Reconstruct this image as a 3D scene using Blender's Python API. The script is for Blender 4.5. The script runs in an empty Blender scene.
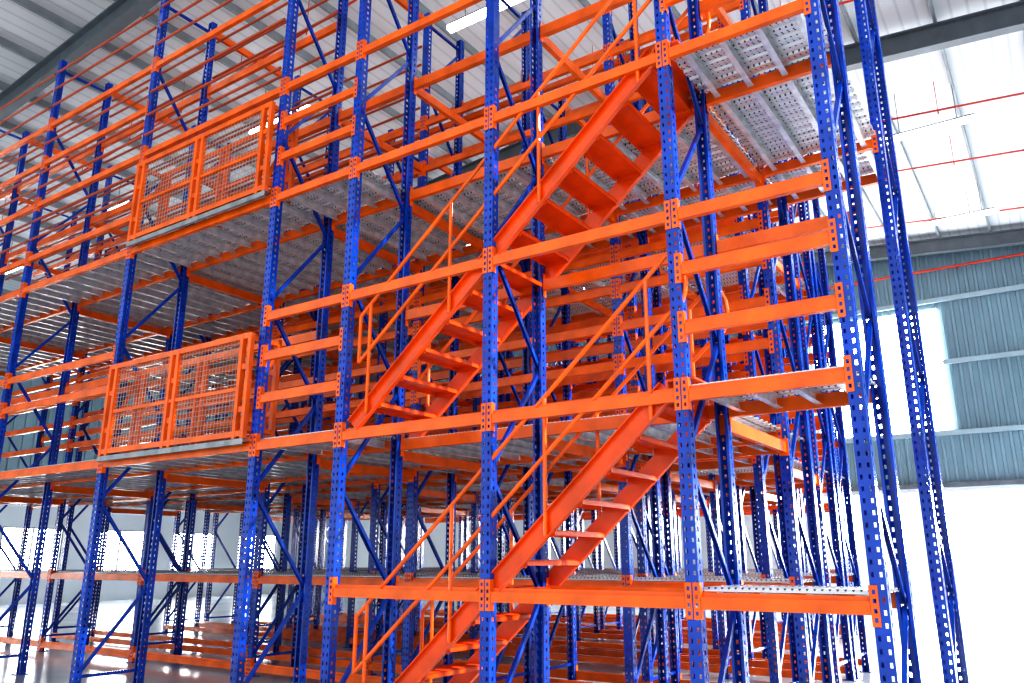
import bpy, math
from mathutils import Vector, Matrix
C = bpy.context.scene.collection
# ---------------------------------------------------------------- materials
def new_mat(name):
    m = bpy.data.materials.new(name); m.use_nodes = True
    return m, m.node_tree, m.node_tree.nodes["Principled BSDF"]
def paint(name, col, rough=.35, var=.25, metal=0.0, scale=3.0, coat=0.0, spec=.5):
    m, nt, b = new_mat(name)
    tc = nt.nodes.new("ShaderNodeTexCoord"); n = nt.nodes.new("ShaderNodeTexNoise")
    n.inputs["Scale"].default_value = scale; n.inputs["Detail"].default_value = 4
    r = nt.nodes.new("ShaderNodeValToRGB")
    r.color_ramp.elements[0].position = .3; r.color_ramp.elements[1].position = .7
    r.color_ramp.elements[0].color = tuple(c*(1-var) for c in col)+(1,)
    r.color_ramp.elements[1].color = tuple(min(1, c*(1+var*.4)) for c in col)+(1,)
    nt.links.new(tc.outputs["Object"], n.inputs["Vector"]); nt.links.new(n.outputs["Fac"], r.inputs["Fac"])
    nt.links.new(r.outputs["Color"], b.inputs["Base Color"])
    b.inputs["Roughness"].default_value = rough; b.inputs["Metallic"].default_value = metal
    b.inputs["Coat Weight"].default_value = coat; b.inputs["Specular IOR Level"].default_value = spec
    return m
def dotted(name, col, dot, pitch, rad, rough=.4, metal=.2):
    m, nt, b = new_mat(name)
    tc = nt.nodes.new("ShaderNodeTexCoord")
    sc = nt.nodes.new("ShaderNodeVectorMath"); sc.operation = 'SCALE'; sc.inputs["Scale"].default_value = 1/pitch
    fr = nt.nodes.new("ShaderNodeVectorMath"); fr.operation = 'FRACTION'
    sb = nt.nodes.new("ShaderNodeVectorMath"); sb.operation = 'SUBTRACT'; sb.inputs[1].default_value = (.5, .5, 0)
    ml = nt.nodes.new("ShaderNodeVectorMath"); ml.operation = 'MULTIPLY'; ml.inputs[1].default_value = (1, 1, 0)
    ln = nt.nodes.new("ShaderNodeVectorMath"); ln.operation = 'LENGTH'
    lt = nt.nodes.new("ShaderNodeMath"); lt.operation = 'LESS_THAN'; lt.inputs[1].default_value = rad
    mx = nt.nodes.new("ShaderNodeMix"); mx.data_type = 'RGBA'
    mx.inputs["A"].default_value = col+(1,); mx.inputs["B"].default_value = dot+(1,)
    L = nt.links.new
    L(tc.outputs["Object"], sc.inputs[0]); L(sc.outputs[0], fr.inputs[0]); L(fr.outputs[0], sb.inputs[0])
    L(sb.outputs[0], ml.inputs[0]); L(ml.outputs[0], ln.inputs[0]); L(ln.outputs["Value"], lt.inputs[0])
    L(lt.outputs[0], mx.inputs["Factor"]); L(mx.outputs["Result"], b.inputs["Base Color"])
    b.inputs["Roughness"].default_value = rough; b.inputs["Metallic"].default_value = metal
    return m
def ribbed(name, c0, c1, pitch, rough=.4, metal=.3):
    m, nt, b = new_mat(name)
    tc = nt.nodes.new("ShaderNodeTexCoord"); w = nt.nodes.new("ShaderNodeTexWave")
    w.bands_direction = 'X'; w.inputs["Scale"].default_value = .314/pitch; w.inputs["Distortion"].default_value = 0
    r = nt.nodes.new("ShaderNodeValToRGB"); r.color_ramp.elements[0].color = c0+(1,); r.color_ramp.elements[1].color = c1+(1,)
    r.color_ramp.elements[0].position = .02; r.color_ramp.elements[1].position = .15
    nt.links.new(tc.outputs["Object"], w.inputs["Vector"]); nt.links.new(w.outputs["Fac"], r.inputs["Fac"])
    nt.links.new(r.outputs["Color"], b.inputs["Base Color"])
    b.inputs["Roughness"].default_value = rough; b.inputs["Metallic"].default_value = metal
    return m
def emit(name, col, s):
    m, nt, b = new_mat(name)
    b.inputs["Emission Color"].default_value = col+(1,); b.inputs["Emission Strength"].default_value = s
    b.inputs["Base Color"].default_value = col+(1,)
    return m
BLUE = paint("blue_paint", (.0, .062, .46), .2, .5, spec=.6)
ORANGE = paint("orange_paint", (.92, .145, .002), .26, .35, spec=.6)
ORANGE_ST = paint("shaded_stair_orange", (.82, .09, .002), .26, .3, spec=.6)  # darker copy of the beam orange; stair shade is put into the colour
MAROON = paint("maroon_paint", (.42, .06, .012), .4, .2)
GALV = paint("galvanised_steel", (.74, .76, .78), .25, .3, metal=.45, scale=8)
MESHW = paint("dull_wire", (.52, .46, .42), .5, .3, metal=.3)
EDGE = paint("dull_galvanised_edge", (.34, .36, .38), .4, .3, metal=.5, scale=8)
DECK = dotted("perforated_steel", (.70, .72, .74), (.09, .095, .11), .045, .18, .25, .45)
ROOF = ribbed("ribbed_roof_sheet", (.54, .56, .58), (.66, .68, .70), .3, .6, 0)
GREY = paint("grey_steel_paint", (.13, .155, .175), .5, .2)
PURL = paint("light_purlin_paint", (.26, .29, .31), .5, .2)
CLAD = paint("blue_grey_cladding", (.19, .30, .36), .45, .15, scale=.6)
GIRT = paint("girt_grey",(.32,.42,.47),.5,.1)
WHITEW = paint("pale_plaster", (.60, .66, .71), .7, .06, scale=.8)
FLOORM = paint("polished_concrete", (.46, .51, .56), .18, .2, scale=.7)
RED = paint("red_pipe_paint", (.6, .05, .02), .4, .2)
LAMP = emit("lamp_glow", (1, 1, 1), 8)
PANE = emit("daylight_pane", (1, 1, 1), 14)
# ---------------------------------------------------------------- mesh builder
class MB:
    def __init__(s): s.v = []; s.f = []
    def quad(s, a, b, c, d):
        n = len(s.v); s.v += [a, b, c, d]; s.f.append((n, n+1, n+2, n+3))
    def box(s, x0, x1, y0, y1, z0, z1):
        n = len(s.v)
        s.v += [(x0,y0,z0),(x1,y0,z0),(x1,y1,z0),(x0,y1,z0),(x0,y0,z1),(x1,y0,z1),(x1,y1,z1),(x0,y1,z1)]
        s.f += [tuple(n+i for i in q) for q in ((0,3,2,1),(4,5,6,7),(0,1,5,4),(1,2,6,5),(2,3,7,6),(3,0,4,7))]
    def bar(s, p0, p1, w, h, up=(0,0,1), off=(0,0)):
        p0 = Vector(p0); p1 = Vector(p1); d = (p1-p0).normalized(); u = Vector(up)
        r = d.cross(u)
        if r.length < 1e-4: r = d.cross(Vector((0,1,0)))
        r.normalize(); u = r.cross(d).normalized()
        n = len(s.v)
        for p in (p0, p1):
            for a, b in ((-.5,-.5),(.5,-.5),(.5,.5),(-.5,.5)):
                s.v.append(tuple(p + r*(a*w+off[0]) + u*(b*h+off[1])))
        s.f += [tuple(n+i for i in q) for q in ((0,1,2,3),(7,6,5,4),(0,4,5,1),(1,5,6,2),(2,6,7,3),(3,7,4,0))]
    def tube(s, p0, p1, r, k=8):
        p0 = Vector(p0); p1 = Vector(p1); d = (p1-p0).normalized()
        a = d.orthogonal().normalized(); b = d.cross(a); n = len(s.v)
        for p in (p0, p1):
            for i in range(k):
                t = 2*math.pi*i/k; s.v.append(tuple(p+a*math.cos(t)*r+b*math.sin(t)*r))
        for i in range(k): s.f.append((n+i, n+(i+1)%k, n+k+(i+1)%k, n+k+i))
        s.f.append(tuple(n+i for i in reversed(range(k)))); s.f.append(tuple(n+k+i for i in range(k)))
    def prism(s, prof, x0, x1):            # profile in (y,z) extruded along x
        n = len(s.v); k = len(prof)
        s.v += [(x0,y,z) for y,z in prof]+[(x1,y,z) for y,z in prof]
        for i in range(k): s.f.append((n+i, n+(i+1)%k, n+k+(i+1)%k, n+k+i))
        s.f.append(tuple(n+i for i in reversed(range(k)))); s.f.append(tuple(n+k+i for i in range(k)))
    def grid(s, us, zs, hole, fn):
        n = len(s.v); U = len(us)
        for z in zs:
            for u in us: s.v.append(fn(u, z))
        for j in range(len(zs)-1):
            for i in range(U-1):
                if not hole(i, j): s.f.append((n+j*U+i, n+j*U+i+1, n+(j+1)*U+i+1, n+(j+1)*U+i))
    def mesh(s, name, mat):
        m = bpy.data.meshes.new(name); m.from_pydata(s.v, [], s.f); m.materials.append(mat); m.update()
        return m
def obj(name, mesh, loc=(0,0,0), rz=0, parent=None, label=None, cat=None, group=None):
    o = bpy.data.objects.new(name, mesh); o.location = loc; o.rotation_euler = (0,0,rz)
    C.objects.link(o)
    if parent: o.parent = parent
    if label: o["label"] = label
    if cat: o["category"] = cat
    if group: o["group"] = group
    return o
# ---------------------------------------------------------------- levels
L1, L2, L3, L4, L5, L6 = 1.25, 2.62, 3.97, 5.33, 6.7, 8.05
FD = .85   # frame depth
# ---------------------------------------------------------------- upright frames
def post_mesh(H):
    b = MB(); P = .07; zs = [0]; W = .046
    z = .08
    while z < H-.08: zs += [z, z+.028]; z += P
    zs.append(H)
    hz = lambda j: j % 2 == 1
    b.grid([-W,-.031,-.016,.016,.031,W], zs, lambda i,j: hz(j) and i in (1,3), lambda u,z:(u,0,z))
    for sx in (-1, 1):
        b.grid([0,.03,.052,.085], zs, lambda i,j: hz(j) and i==1, lambda u,z:(sx*W,u,z))
        b.quad((sx*W,.085,0),(sx*.026,.085,0),(sx*.026,.085,H),(sx*W,.085,H))
    b.box(-.042,.042,.002,.083,H-.004,H)
    return b.mesh("post", BLUE)
b = MB(); b.box(-.08,.08,-.03,.13,0,.012); b.box(-.051,-.048,0,.08,.01,.12); b.box(.048,.051,0,.08,.01,.12)
FOOT = b.mesh("foot_plate", BLUE)
def brace_mesh(dz):
    b = MB()
    for off in (-.014,.014):
        b.bar((off,.05,0),(off,FD-.05,dz),.004,.034)
    b.bar((0,.05,0),(0,FD-.05,dz),.03,.004,off=(0,.015))
    return b.mesh("brace", BLUE)
BR_D = brace_mesh(.95); BR_U = brace_mesh(-.95); BR_H = brace_mesh(0)
POSTS = {}
def frame(t, s, H, label, group):
    if H not in POSTS: POSTS[H] = post_mesh(H)
    e = obj("upright_frame", None, (t, s, 0), label=label, cat="rack frame", group=group)
    e.empty_display_size = .2
    obj("post", POSTS[H], (0,0,0), 0, e); obj("post", POSTS[H], (0,FD,0), math.pi, e)
    obj("foot_plate", FOOT, (0,0,0), 0, e); obj("foot_plate", FOOT, (0,FD,0), math.pi, e)
    obj("brace", BR_H, (0,0,.25), 0, e)
    z = .25; k = 0
    while z+.97 < H-.1:
        obj("brace", BR_D if k%2==0 else BR_U, (0,0,z+.01 if k%2==0 else z+.96), 0, e)
        z += .97; k += 1
    obj("brace", BR_H, (0,0,z+.05), 0, e)
colA = [2.8, 1.67, 0, -1.69, -2.89, -5.67, -8.45, -11.23, -14.01]
colR = [1.1, -.3, -1.69, -4.47, -7.25, -10.03, -12.81]
colS = colR[1:]
rows = [("A",0,colA,9.2),("B",2.4,colA,9.2),("C",3.4,colR,8.3),("D",5.8,colR,8.3),("E",6.8,colR,8.3),("F",9.2,colS,8.3),("G",10.2,colS,8.3),("H",12.6,colS,8.3),("I",13.6,colS[:4],8.3)]
for nm, s, cols, H in rows:
    for t in cols:
        lab = "tall blue perforated steel upright frame with diagonal bracing" if nm in "AB" else "blue perforated upright frame in the inner rack rows"
        frame(t, s, H, lab, "blue upright frames of the pallet racking")
# ---------------------------------------------------------------- beams
ZC = [-.115,-.09,-.065,-.04,-.015,.015,.04,.065,.09,.115]
b = MB()
b.grid([-.048,-.034,-.016,0], ZC, lambda i,j: i==1 and j in (1,3,5,7), lambda u,z:(u,-.005,z))
b.grid([0,.05], [-.115,.115], lambda i,j: False, lambda u,z:(0.001,u-.005,z))
CONN = b.mesh("end_connector", ORANGE)
b = MB()
b.grid([0,.016,.034,.048], ZC, lambda i,j: i==1 and j in (1,3,5,7), lambda u,z:(u,-.005,z))
b.grid([0,.05], [-.115,.115], lambda i,j: False, lambda u,z:(-.001,u-.005,z))
CONN2 = b.mesh("end_connector", ORANGE)
PROF = [(0,-.052),(.05,-.052),(.05,.052),(.026,.052),(.026,.026),(0,.026)]
BM = {}
nb = [0]; far = MB()
def beam(t0, t1, s, z, back=False, mat=None):
    L = round(t1-t0-.104, 3)
    if nb[0] >= 300:
        if back: far.box(t0+.05,t1-.05,s-.05,s,z-.045,z+.045)
        else: far.box(t0+.05,t1-.05,s,s+.05,z-.045,z+.045)
        return
    nb[0] += 1
    if L not in BM:
        m = MB(); m.prism(PROF, 0, L); BM[L] = m.mesh("rack_crossbar", ORANGE)
    o = obj("rack_crossbar", BM[L], (t1-.052 if back else t0+.052, s, z), math.pi if back else 0,
            label="orange steel load bar hooked between blue rack posts", cat="rack bar", group="orange load bars of the racking")
    obj("end_connector", CONN, (0,0,0), 0, o); obj("end_connector", CONN2, (L,0,0), 0, o)
gr2 = [3.10, 3.54]; gr4 = [5.82, 6.26]
for i in range(len(colA)-1):
    t1, t0 = colA[i], colA[i+1]
    if i == 0:   lv = [L1,L2]+gr2+[L3,L4]+gr4+[L5+.1]; lb = [L1,L2,L3,L4,gr4[1]]
    elif i in (1,2): lv = [L1,L2,L3,L4,L5,L6]; lb = [L1,L2,L3,L4,L5,L6]
    elif i == 3: lv = [L2]+gr2+[L3,L4]+gr4+[L5,L6]; lb = [L2,L4,L5]
    elif i == 4: lv = [L2,L4,L5,L6]; lb = [L2,L3,L4,L5,L6]
    else: lv = [L2,gr2[1],L3,L4,gr4[0],L5,7.4,L6]; lb = [L2,L3,L4,L5,L6]
    for z in lv: beam(t0,t1,0,z)
    for z in lb: beam(t0,t1,FD,z,True)
for i in range(len(colA)-1):
    t1, t0 = colA[i], colA[i+1]
    lv = [L4] if i==0 else [.12,L1,L2,3.1,gr2[1],L3,4.4,4.8,L4,gr4[1],L5,7.4,L6]
    for z in lv: beam(t0,t1,2.4,z)
    for z in ([L4] if i==0 else [L1,L2,L3,L4,L5,L6]): beam(t0,t1,2.4+FD,z,True)
for nm, s, cols, H in rows[2:]:
    for i in range(len(cols)-1):
        for z in [.12,L1,L2,3.0,3.4,3.7,4.05,4.4,4.8,L4,5.7,6.1,L5,7.4,8.0]: beam(cols[i+1],cols[i],s,z)
        for z in [.12,L1,L2,3.2,3.9,4.6,L4,L5,7.4,8.0]: beam(cols[i+1],cols[i],s+FD,z,True)
o = obj("rack_crossbars", far.mesh("rack_crossbars", ORANGE), label="many orange load bars deep inside the racking block", cat="rack bars"); o["kind"] = "stuff"
# tie beams across the aisles
TB = {}
def tie(t, s0, s1, z):
    L = round(s1-s0, 3)
    if L not in TB:
        m = MB(); m.box(-.025,.025,.003,L-.003,-.05,.05); m.box(-.045,.045,0,.004,-.08,.08); m.box(-.045,.045,L-.004,L,-.08,.08)
        TB[L] = m.mesh("tie_bar", ORANGE)
    obj("tie_bar", TB[L], (t,s0,z), label="orange cross bar tying two rack rows across an aisle", cat="rack bar", group="orange cross bars between rack rows")
for t in colA[1:]:
    for z in (L2-.1, L4-.1, L5, 9.05): tie(t, FD, 2.4, z)
for t in colR:
    for z in (L2-.1, L4-.1, 8.2):
        tie(t, 3.4+FD, 5.8, z)
        if t < 1: tie(t, 6.8+FD, 9.2, z)
    if t < 1: tie(t, 10.2+FD, 12.6, 8.2)
# thin dark guard bars on upper storage bays
GB = {}
for i in range(4, len(colA)-1):
    t1, t0 = colA[i]-.05, colA[i+1]+.05; L = round(t1-t0,3)
    if L not in GB:
        m = MB(); m.tube((0,0,0),(L,0,0),.018); GB[L] = m.mesh("guard_bar", MAROON)
    fr = (6.95,7.25,7.6,8.35,8.65,8.95) if i == 4 else (6.1,6.4,6.95,7.2,7.7,8.35,8.65,8.95)
    for s, zz in ((-.022,fr),(FD+.02,(5.75,6.0,6.3,6.9,7.15,7.45,7.75,8.3,8.6,8.9)),(2.38,(6.6,6.95,7.2,7.65,7.9,8.35,8.65,8.95))):
        for z in zz:
            obj("guard_bar", GB[L], (t0,s,z), label="thin dark red guard bar between tall posts", cat="guard bar", group="guard bars of the upper storage bays")
# ---------------------------------------------------------------- decks
def deck(t0, t1, s0, s1, z, label="galvanised perforated deck panel on rack beams", js=.30):
    W, D = t1-t0, s1-s0; zt = .06
    m = MB(); n = max(2, int(D/.12)); prof = []
    p = D/n
    for k in range(n):
        y = k*p; prof += [(y,zt),(y+p*.45,zt),(y+p*.55,zt+.018),(y+p*.9,zt+.018)]
    prof.append((D,zt))
    prof += [(y,zz+.006) for y,zz in reversed(prof)]
    m.prism(prof, .01, W-.01)
    e = obj("deck_panel", m.mesh("deck_panel", DECK), (t0,s0,z), label=label, cat="deck panel", group="galvanised deck panels")
    jm = MB(); jm.box(-.002,.002,.01,D-.01,-.03,.055); jm.box(-.002,.045,.01,D-.01,.051,.055); jm.box(-.002,.045,.01,D-.01,-.03,-.026)
    jm = jm.mesh("joist", GALV)
    k = max(1, round(W/js))
    for i in range(k): obj("joist", jm, ((i+.5)*W/k,0,0), 0, e)
I = .055
for i in range(len(colA)-1):
    t1, t0 = colA[i], colA[i+1]
    for z in (L2, L4):
        if i not in (1,2): deck(t0,t1,I,FD-I,z)
        if not (i == 0 and z == L2): deck(t0,t1,FD,2.4,z)
        if i: deck(t0,t1,2.4+I,2.4+FD-I,z)
deck(1.67,2.8,2.4+I,2.4+FD-I,L4)
deck(1.67,2.8,I,FD-I,L1)
for i in range(1, len(colA)-1): deck(colA[i+1],colA[i],2.4+I,2.4+FD-I,L1)
for i in range(len(colR)-1):
    t1, t0 = colR[i], colR[i+1]
    for s0, s1 in ((3.4+I,4.25-I),(4.25,5.8),(5.8+I,6.65-I),(6.8+I,7.65-I),(7.65,9.2),(9.2+I,10.05-I),(10.2+I,11.05-I)):
        if i == 0 and s0 > 7.6: continue
        deck(t0,t1,s0,s1,L2, js=.6)
        if s1 <= 6.7: deck(t0,t1,s0,s1,L4, js=.6)
    for s0 in (3.4,5.8,6.8,9.2,10.2,12.6):
        if i == 0 and s0 > 7: continue
        deck(t0,t1,s0+I,s0+FD-I,L1, js=1.2)
# ---------------------------------------------------------------- stairs
def stair(z0, z1, ta, tb, label, landing):
    e = obj("staircase", None, (ta, .06, z0), label=label, cat="staircase", group="orange steel stair flights")
    run, rise = tb-ta, z1-z0; W = .8; SH = .15
    for y, sg in ((0,1),(W,-1)):
        m = MB(); p0 = Vector((0,y,0)); p1 = Vector((run,y,rise))
        m.bar(p0,p1,.008,SH)
        o3 = Vector((0,-sg*.022,0))
        m.bar(p0+o3,p1+o3,.045,.008,off=(0,SH/2-.004))
        m.bar(p0+o3,p1+o3,.045,.008,off=(0,-SH/2+.004))
        obj("stringer", m.mesh("stringer", ORANGE_ST), parent=e)
    N = 12; tm = MB()
    tm.box(-.13,.13,.006,W-.006,-.004,.004); tm.box(-.13,-.126,.006,W-.006,-.035,.004); tm.box(.126,.13,.006,W-.006,-.035,.004)
    for k in range(8): tm.box(-.11+k*.03,-.1+k*.03,.03,W-.03,.004,.008)
    for y in (.006,W-.012): tm.box(-.12,.12,y,y+.006,-.05,.0)
    tm = tm.mesh("tread", ORANGE_ST)
    for k in range(N):
        f = (k+.75)/(N+.25)
        obj("tread", tm, (run*f,0,rise*f+.03), parent=e)
    for y in (-.03, W+.03):
        m = MB(); r = .018
        a = Vector((.05,y,.05*rise/run)); bb = Vector((run+.05,y,rise))
        up = Vector((0,0,1))
        for h in (.55,1.0): m.tube(a+up*h, bb+up*h, r)
        for k in range(4):
            p = a.lerp(bb, .04+k*.3); m.tube(p-up*.05, p+up*1.0, .017)
        m.tube(a+up*1.0, a+up*.55, r)
        prev = None
        for q in range(9):
            an = math.pi*(q/8-.5); p = bb+Vector((.14*math.cos(an),0,.775+.225*math.sin(an)))
            if prev is not None: m.tube(prev, p, r)
            prev = p
        obj("handrail", m.mesh("handrail", ORANGE), parent=e)
    m = MB(); m.box(run-.02,run+.2,0,W,.06,.075); m.box(run-.02,run,0,W,-.12,.06)
    m.v = [(x,y,z+rise) for x,y,z in m.v]
    obj("landing_plate", m.mesh("landing_plate", ORANGE_ST), parent=e)
stair(0, L2+.05, -1.42, 1.55, "orange steel stair flight rising from floor to first deck", 0)
stair(L2+.07, L4+.05, -1.55, 1.58, "orange steel stair flight rising between upper decks", 0)
# ---------------------------------------------------------------- pallet safety gates
def gate(z):
    W = 2.6; Hh = 1.1; GD = .32
    e = obj("safety_gate", None, (-5.67+.09, -.03, z+.07), label="orange pallet safety gate with wire mesh panels on a deck edge", cat="safety gate", group="orange mesh safety gates")
    for y in (-.03, GD):
        m = MB()
        for x in (0,.13,W/2-.06,W/2+.06,W-.13,W): m.box(x-.025,x+.025,y-.025,y+.025,.0,Hh)
        for zz in (.05,Hh-.025): m.box(0,W,y-.022,y+.022,zz-.03,zz+.03)
        m.box(.13,W-.13,y-.015,y+.015,.5,.54)
        for x in (.065,W/2,W-.065):
            for zz in (.3,.75): m.box(x-.06,x+.06,y-.012,y+.012,zz-.03,zz+.03)
        obj("gate_frame", m.mesh("gate_frame", ORANGE), parent=e)
        if y > 0: continue
        m = MB()
        for x0, x1 in ((.155,W/2-.085),(W/2+.085,W-.155)):
            k = int((x1-x0)/.055)
            for i in range(1,k): x = x0+(x1-x0)*i/k; m.box(x-.002,x+.002,y-.002,y+.002,.08,Hh-.05)
            for i in range(1,18): zz = .08+i*.055; m.box(x0,x1,y-.002,y+.002,zz-.002,zz+.002)
        obj("mesh_panel", m.mesh("mesh_panel", MESHW), parent=e, label="thin welded wire mesh panel")
    for x in (0, W):
        m = MB(); m.bar((x,-.03,Hh-.05),(x,GD,Hh-.05),.04,.05); m.bar((x,-.03,.1),(x,GD,.1),.04,.05); m.bar((x,-.03,.12),(x,GD,Hh-.08),.03,.04)
        obj("side_arm", m.mesh("side_arm", ORANGE), parent=e)
    m = MB(); m.box(-.03,W+.03,-.055,-.052,-.065,.0); m.box(-.03,W+.03,-.055,.02,-.004,0); m.box(-.03,W+.03,-.055,-.025,-.065,-.062)
    for i in range(26): m.box(.02+i*.1,.06+i*.1,-.057,-.054,-.045,-.025)
    obj("edge_channel", m.mesh("edge_channel", EDGE), parent=e, label="galvanised edge channel")
gate(L2); gate(L4)
# ---------------------------------------------------------------- building shell
RZ, RT, RS = 13.0, -5.0, .09
def zr(t): return RZ-RS*abs(t-RT)
SB = 25.0
T0, T1 = -28, 12
def st(o): o["kind"] = "structure"; return o
m = MB(); m.box(T0,T1+3,-14,SB+12,-.1,0); st(obj("floor", m.mesh("floor", FLOORM)))
def slope_box(m, t0,t1,s0,s1,d0,d1):
    cuts = [t0]+([RT] if t0 < RT < t1 else [])+[t1]
    for a, c in zip(cuts, cuts[1:]):
        n=len(m.v)
        m.v += [(a,s0,zr(a)-d1),(c,s0,zr(c)-d1),(c,s1,zr(c)-d1),(a,s1,zr(a)-d1),(a,s0,zr(a)-d0),(c,s0,zr(c)-d0),(c,s1,zr(c)-d0),(a,s1,zr(a)-d0)]
        m.f += [tuple(n+i for i in q) for q in ((0,3,2,1),(4,5,6,7),(0,1,5,4),(1,2,6,5),(2,3,7,6),(3,0,4,7))]
m = MB(); slope_box(m, T0, T1, -9, SB, -.1, 0); st(obj("ceiling", m.mesh("ceiling", ROOF)))
ZL = 3.9
# back wall: pale masonry below (wide open doorway towards the light), cladding above
m = MB()
m.box(T0,-3.5,SB,SB+.2,0,ZL); m.box(9.5,T1,SB,SB+.2,0,ZL); m.box(-3.5,9.5,SB,SB+.2,ZL-.2,ZL)
st(obj("wall_back", m.mesh("wall_back", WHITEW)))
def cladding(t0,t1,z0,z1,name):
    m = MB(); p = .28; x = t0; pts = []
    while x < t1-.01:
        for a, d in ((0,0),(.15,0),(.17,-.05),(.25,-.05),(.28,0)):
            if x+a <= t1+.001: pts.append((x+a, SB+.05+d))
        x += p
    if pts[-1][0] < t1-.001: pts.append((t1, SB+.05))
    n = len(pts)
    m.v += [(a,y,z0) for a,y in pts]+[(a,y,(z1 if z1 else zr(a))) for a,y in pts]
    for i in range(n-1): m.f.append((i,i+1,n+i+1,n+i))
    st(obj(name, m.mesh(name, CLAD)))
WA, WB, WZ0, WZ1 = -3.2, 1.0, 5.75, 9.9  # real window stretched leftward; the glare on nearby cladding is put into its width
cladding(T0,WA,ZL,None,"wall_back"); cladding(WA,WB,ZL,WZ0,"wall_back"); cladding(WA,WB,WZ1,None,"wall_back"); cladding(WB,T1,ZL,None,"wall_back")
m = MB(); m.box(WA-.02,WB+.02,SB-.02,SB+.0,WZ0-.02,WZ1+.02); st(obj("window_1", m.mesh("window_1", PANE)))
for k, zz in enumerate((ZL,5.6,8.0,10.2)):
    m = MB()
    if k == 2: m.box(T0,WA,SB-.14,SB-.02,zz-.07,zz+.08); m.box(WB,T1,SB-.14,SB-.02,zz-.07,zz+.08)
    else: m.box(T0,T1,SB-.14,SB-.02,zz-.07,zz+.08)
    st(obj("trim_%d"%(k+1), m.mesh("trim", GIRT if k else GREY)))
# left wall with a band of windows
m = MB(); y = -8.0; ws = []
while y < SB-3: ws.append((y,y+2.2)); y += 3.4
m.box(T0-.2,T0,-14,SB,0,1.0); m.box(T0-.2,T0,-14,SB,2.7,ZL)
prev = -14
for a, c in ws: m.box(T0-.2,T0,prev,a,1.0,2.7); prev = c
m.box(T0-.2,T0,prev,SB,1.0,2.7)
st(obj("wall_left", m.mesh("wall_left", WHITEW)))
m = MB(); m.box(T0-.2,T0-.05,-14,SB,ZL,zr(T0)+.1)
y = -14
while y < SB: m.box(T0-.06,T0,y,y+.14,ZL,zr(T0)); y += .4
st(obj("wall_left", m.mesh("wall_left_cladding", CLAD)))
for i,(a,c) in enumerate(ws):
    m = MB(); m.box(T0-.12,T0-.1,a,c,1.0,2.7)
    o = st(obj("window_%d"%(i+2), m.mesh("window", PANE)))
    f = MB()
    for zz in (1.02,2.68): f.box(T0-.09,T0-.03,a,c,zz-.03,zz+.03)
    for xx in (a+.03,(a+c)/2,c-.03): f.box(T0-.09,T0-.03,xx-.03,xx+.03,1.0,2.7)
    obj("window_frame", f.mesh("window_frame", GREY), parent=o)
# rafters and purlins
for s in (-7.6,1.8,11.4,24.4):
    m = MB(); slope_box(m,T0,T1,s-.006,s+.006,.22,.68); slope_box(m,T0,T1,s-.12,s+.12,.2,.23); slope_box(m,T0,T1,s-.12,s+.12,.67,.70)
    obj("roof_rafter", m.mesh("roof_rafter", GREY), label="grey steel roof rafter under the roof lining", cat="rafter", group="roof rafters")
t = T0+1
while t < T1:
    m = MB(); slope_box(m,t-.03,t+.03,-9,SB-.1,.0,.18)
    obj("roof_purlin", m.mesh("roof_purlin", PURL), label="slim grey steel roof purlin", cat="purlin", group="roof purlins")
    t += 1.5
for s, dz in ((4.2,.75),(9.0,.75),(14.0,.75),(17,.75),(21,.75)):
    for a, c in ((T0+.1,RT-.05),(RT+.05,T1)):
        m = MB(); m.tube((a,s,zr(a)-dz),(c,s,zr(c)-dz),.025)
        k = a+1.3
        while k < c:
            m.tube((k,s,zr(k)-dz),(k,s,zr(k)-dz-.1),.015); m.tube((k,s,zr(k)-dz),(k,s,zr(k)),.008); k += 2.1
        obj("sprinkler_pipe", m.mesh("sprinkler_pipe", RED), label="red sprinkler pipe hung below the roof", cat="pipe", group="sprinkler pipes")
m = MB(); m.tube((T0+.1,SB-.3,11.25),(T1,SB-.3,11.25),.04)
for k in range(12): m.box(T0+1+k*3.2,T0+1.06+k*3.2,SB-.3,SB+.02,11.22,11.28)
obj("wall_pipe", m.mesh("wall_pipe", RED), label="red pipe running along the clad wall", cat="pipe")
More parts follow.
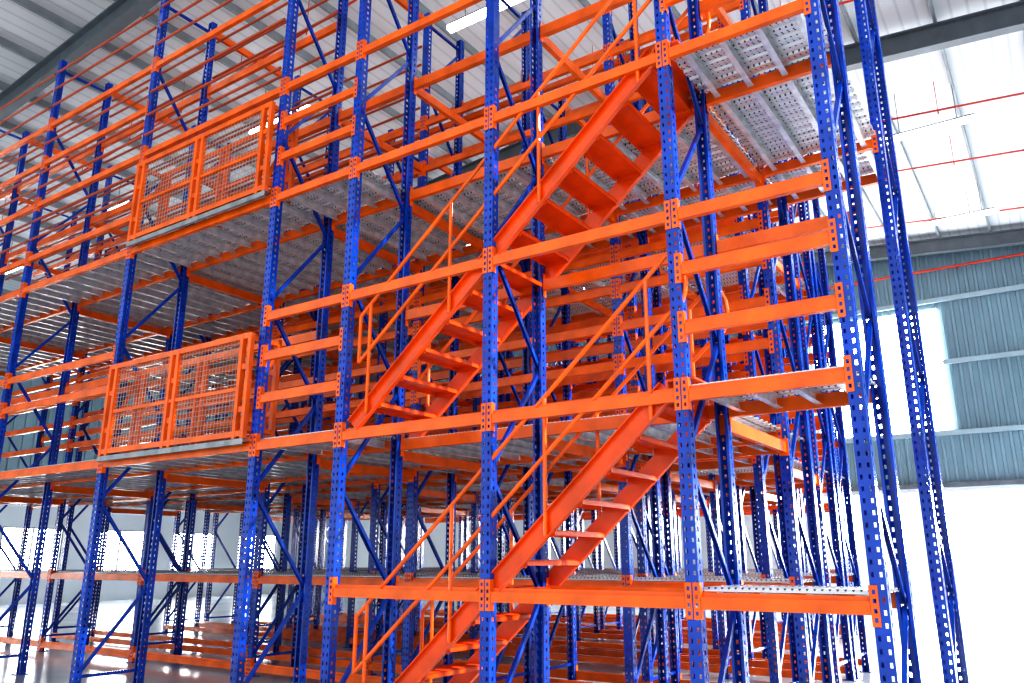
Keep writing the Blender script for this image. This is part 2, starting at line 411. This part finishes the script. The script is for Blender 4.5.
# high bay strip lamps
m = MB(); m.box(-.95,.95,-.06,.06,0,.04)
for x in (-.6,.6): m.tube((x,0,.04),(x,0,1.1),.008)
HB = m.mesh("housing", GREY)
m = MB(); m.box(-1.0,1.0,-.07,.07,-.1,-.001); HT = m.mesh("lamp_tube", LAMP)
for t in (-22,-16,-10,-4,2.4,6.2):
    for s in (-1.5,5.5,14,20):
        e = obj("ceiling_lamp", HB, (t,s,zr(t)-1.15), label="long bright linear lamp hanging from the roof", cat="lamp", group="roof lamps")
        obj("lamp_tube", HT, (0,0,0), parent=e)
# ---------------------------------------------------------------- lights
def area(loc, target, sx, sy, e, col=(1,1,1)):
    l = bpy.data.lights.new("area", 'AREA'); l.shape='RECTANGLE'; l.size=sx; l.size_y=sy; l.energy=e; l.color=col
    o = bpy.data.objects.new("area_light", l); o.location=loc
    o.rotation_euler=(Vector(target)-Vector(loc)).to_track_quat('-Z','Y').to_euler(); C.objects.link(o)
area((8,-9,9),(-2,2,3),6,5,300)
area((3.5,SB+2,3.4),(-1,6,-1),11,3.0,5000)
l = bpy.data.lights.new("sun", 'SUN'); l.energy = 6.0; l.angle = .02; l.color = (1,.96,.90)
o = bpy.data.objects.new("sun", l); o.rotation_euler = Vector((-1,-.15,-.48)).to_track_quat('-Z','Y').to_euler(); C.objects.link(o)
w = bpy.data.worlds.new("world"); bpy.context.scene.world = w; w.use_nodes = True
w.node_tree.nodes["Background"].inputs[0].default_value = (.93,.97,1,1)
w.node_tree.nodes["Background"].inputs[1].default_value = 1.15
# ---------------------------------------------------------------- camera
cd = bpy.data.cameras.new("camera"); cam = bpy.data.objects.new("camera", cd); C.objects.link(cam)
cam.location = (3.77,-5.18,1.5); p = math.radians(15.3)
f = Vector((-.562*math.cos(p), .827*math.cos(p), math.sin(p)))
cam.rotation_euler = f.to_track_quat('-Z','Y').to_euler()
cd.sensor_width = 36; cd.lens = 28.2; cd.clip_end = 300
bpy.context.scene.camera = cam
vs = bpy.context.scene.view_settings
vs.view_transform = 'Standard'
try: vs.look = 'High Contrast'
except Exception as ex: print("look", ex)
print("beams", nb, vs.look)
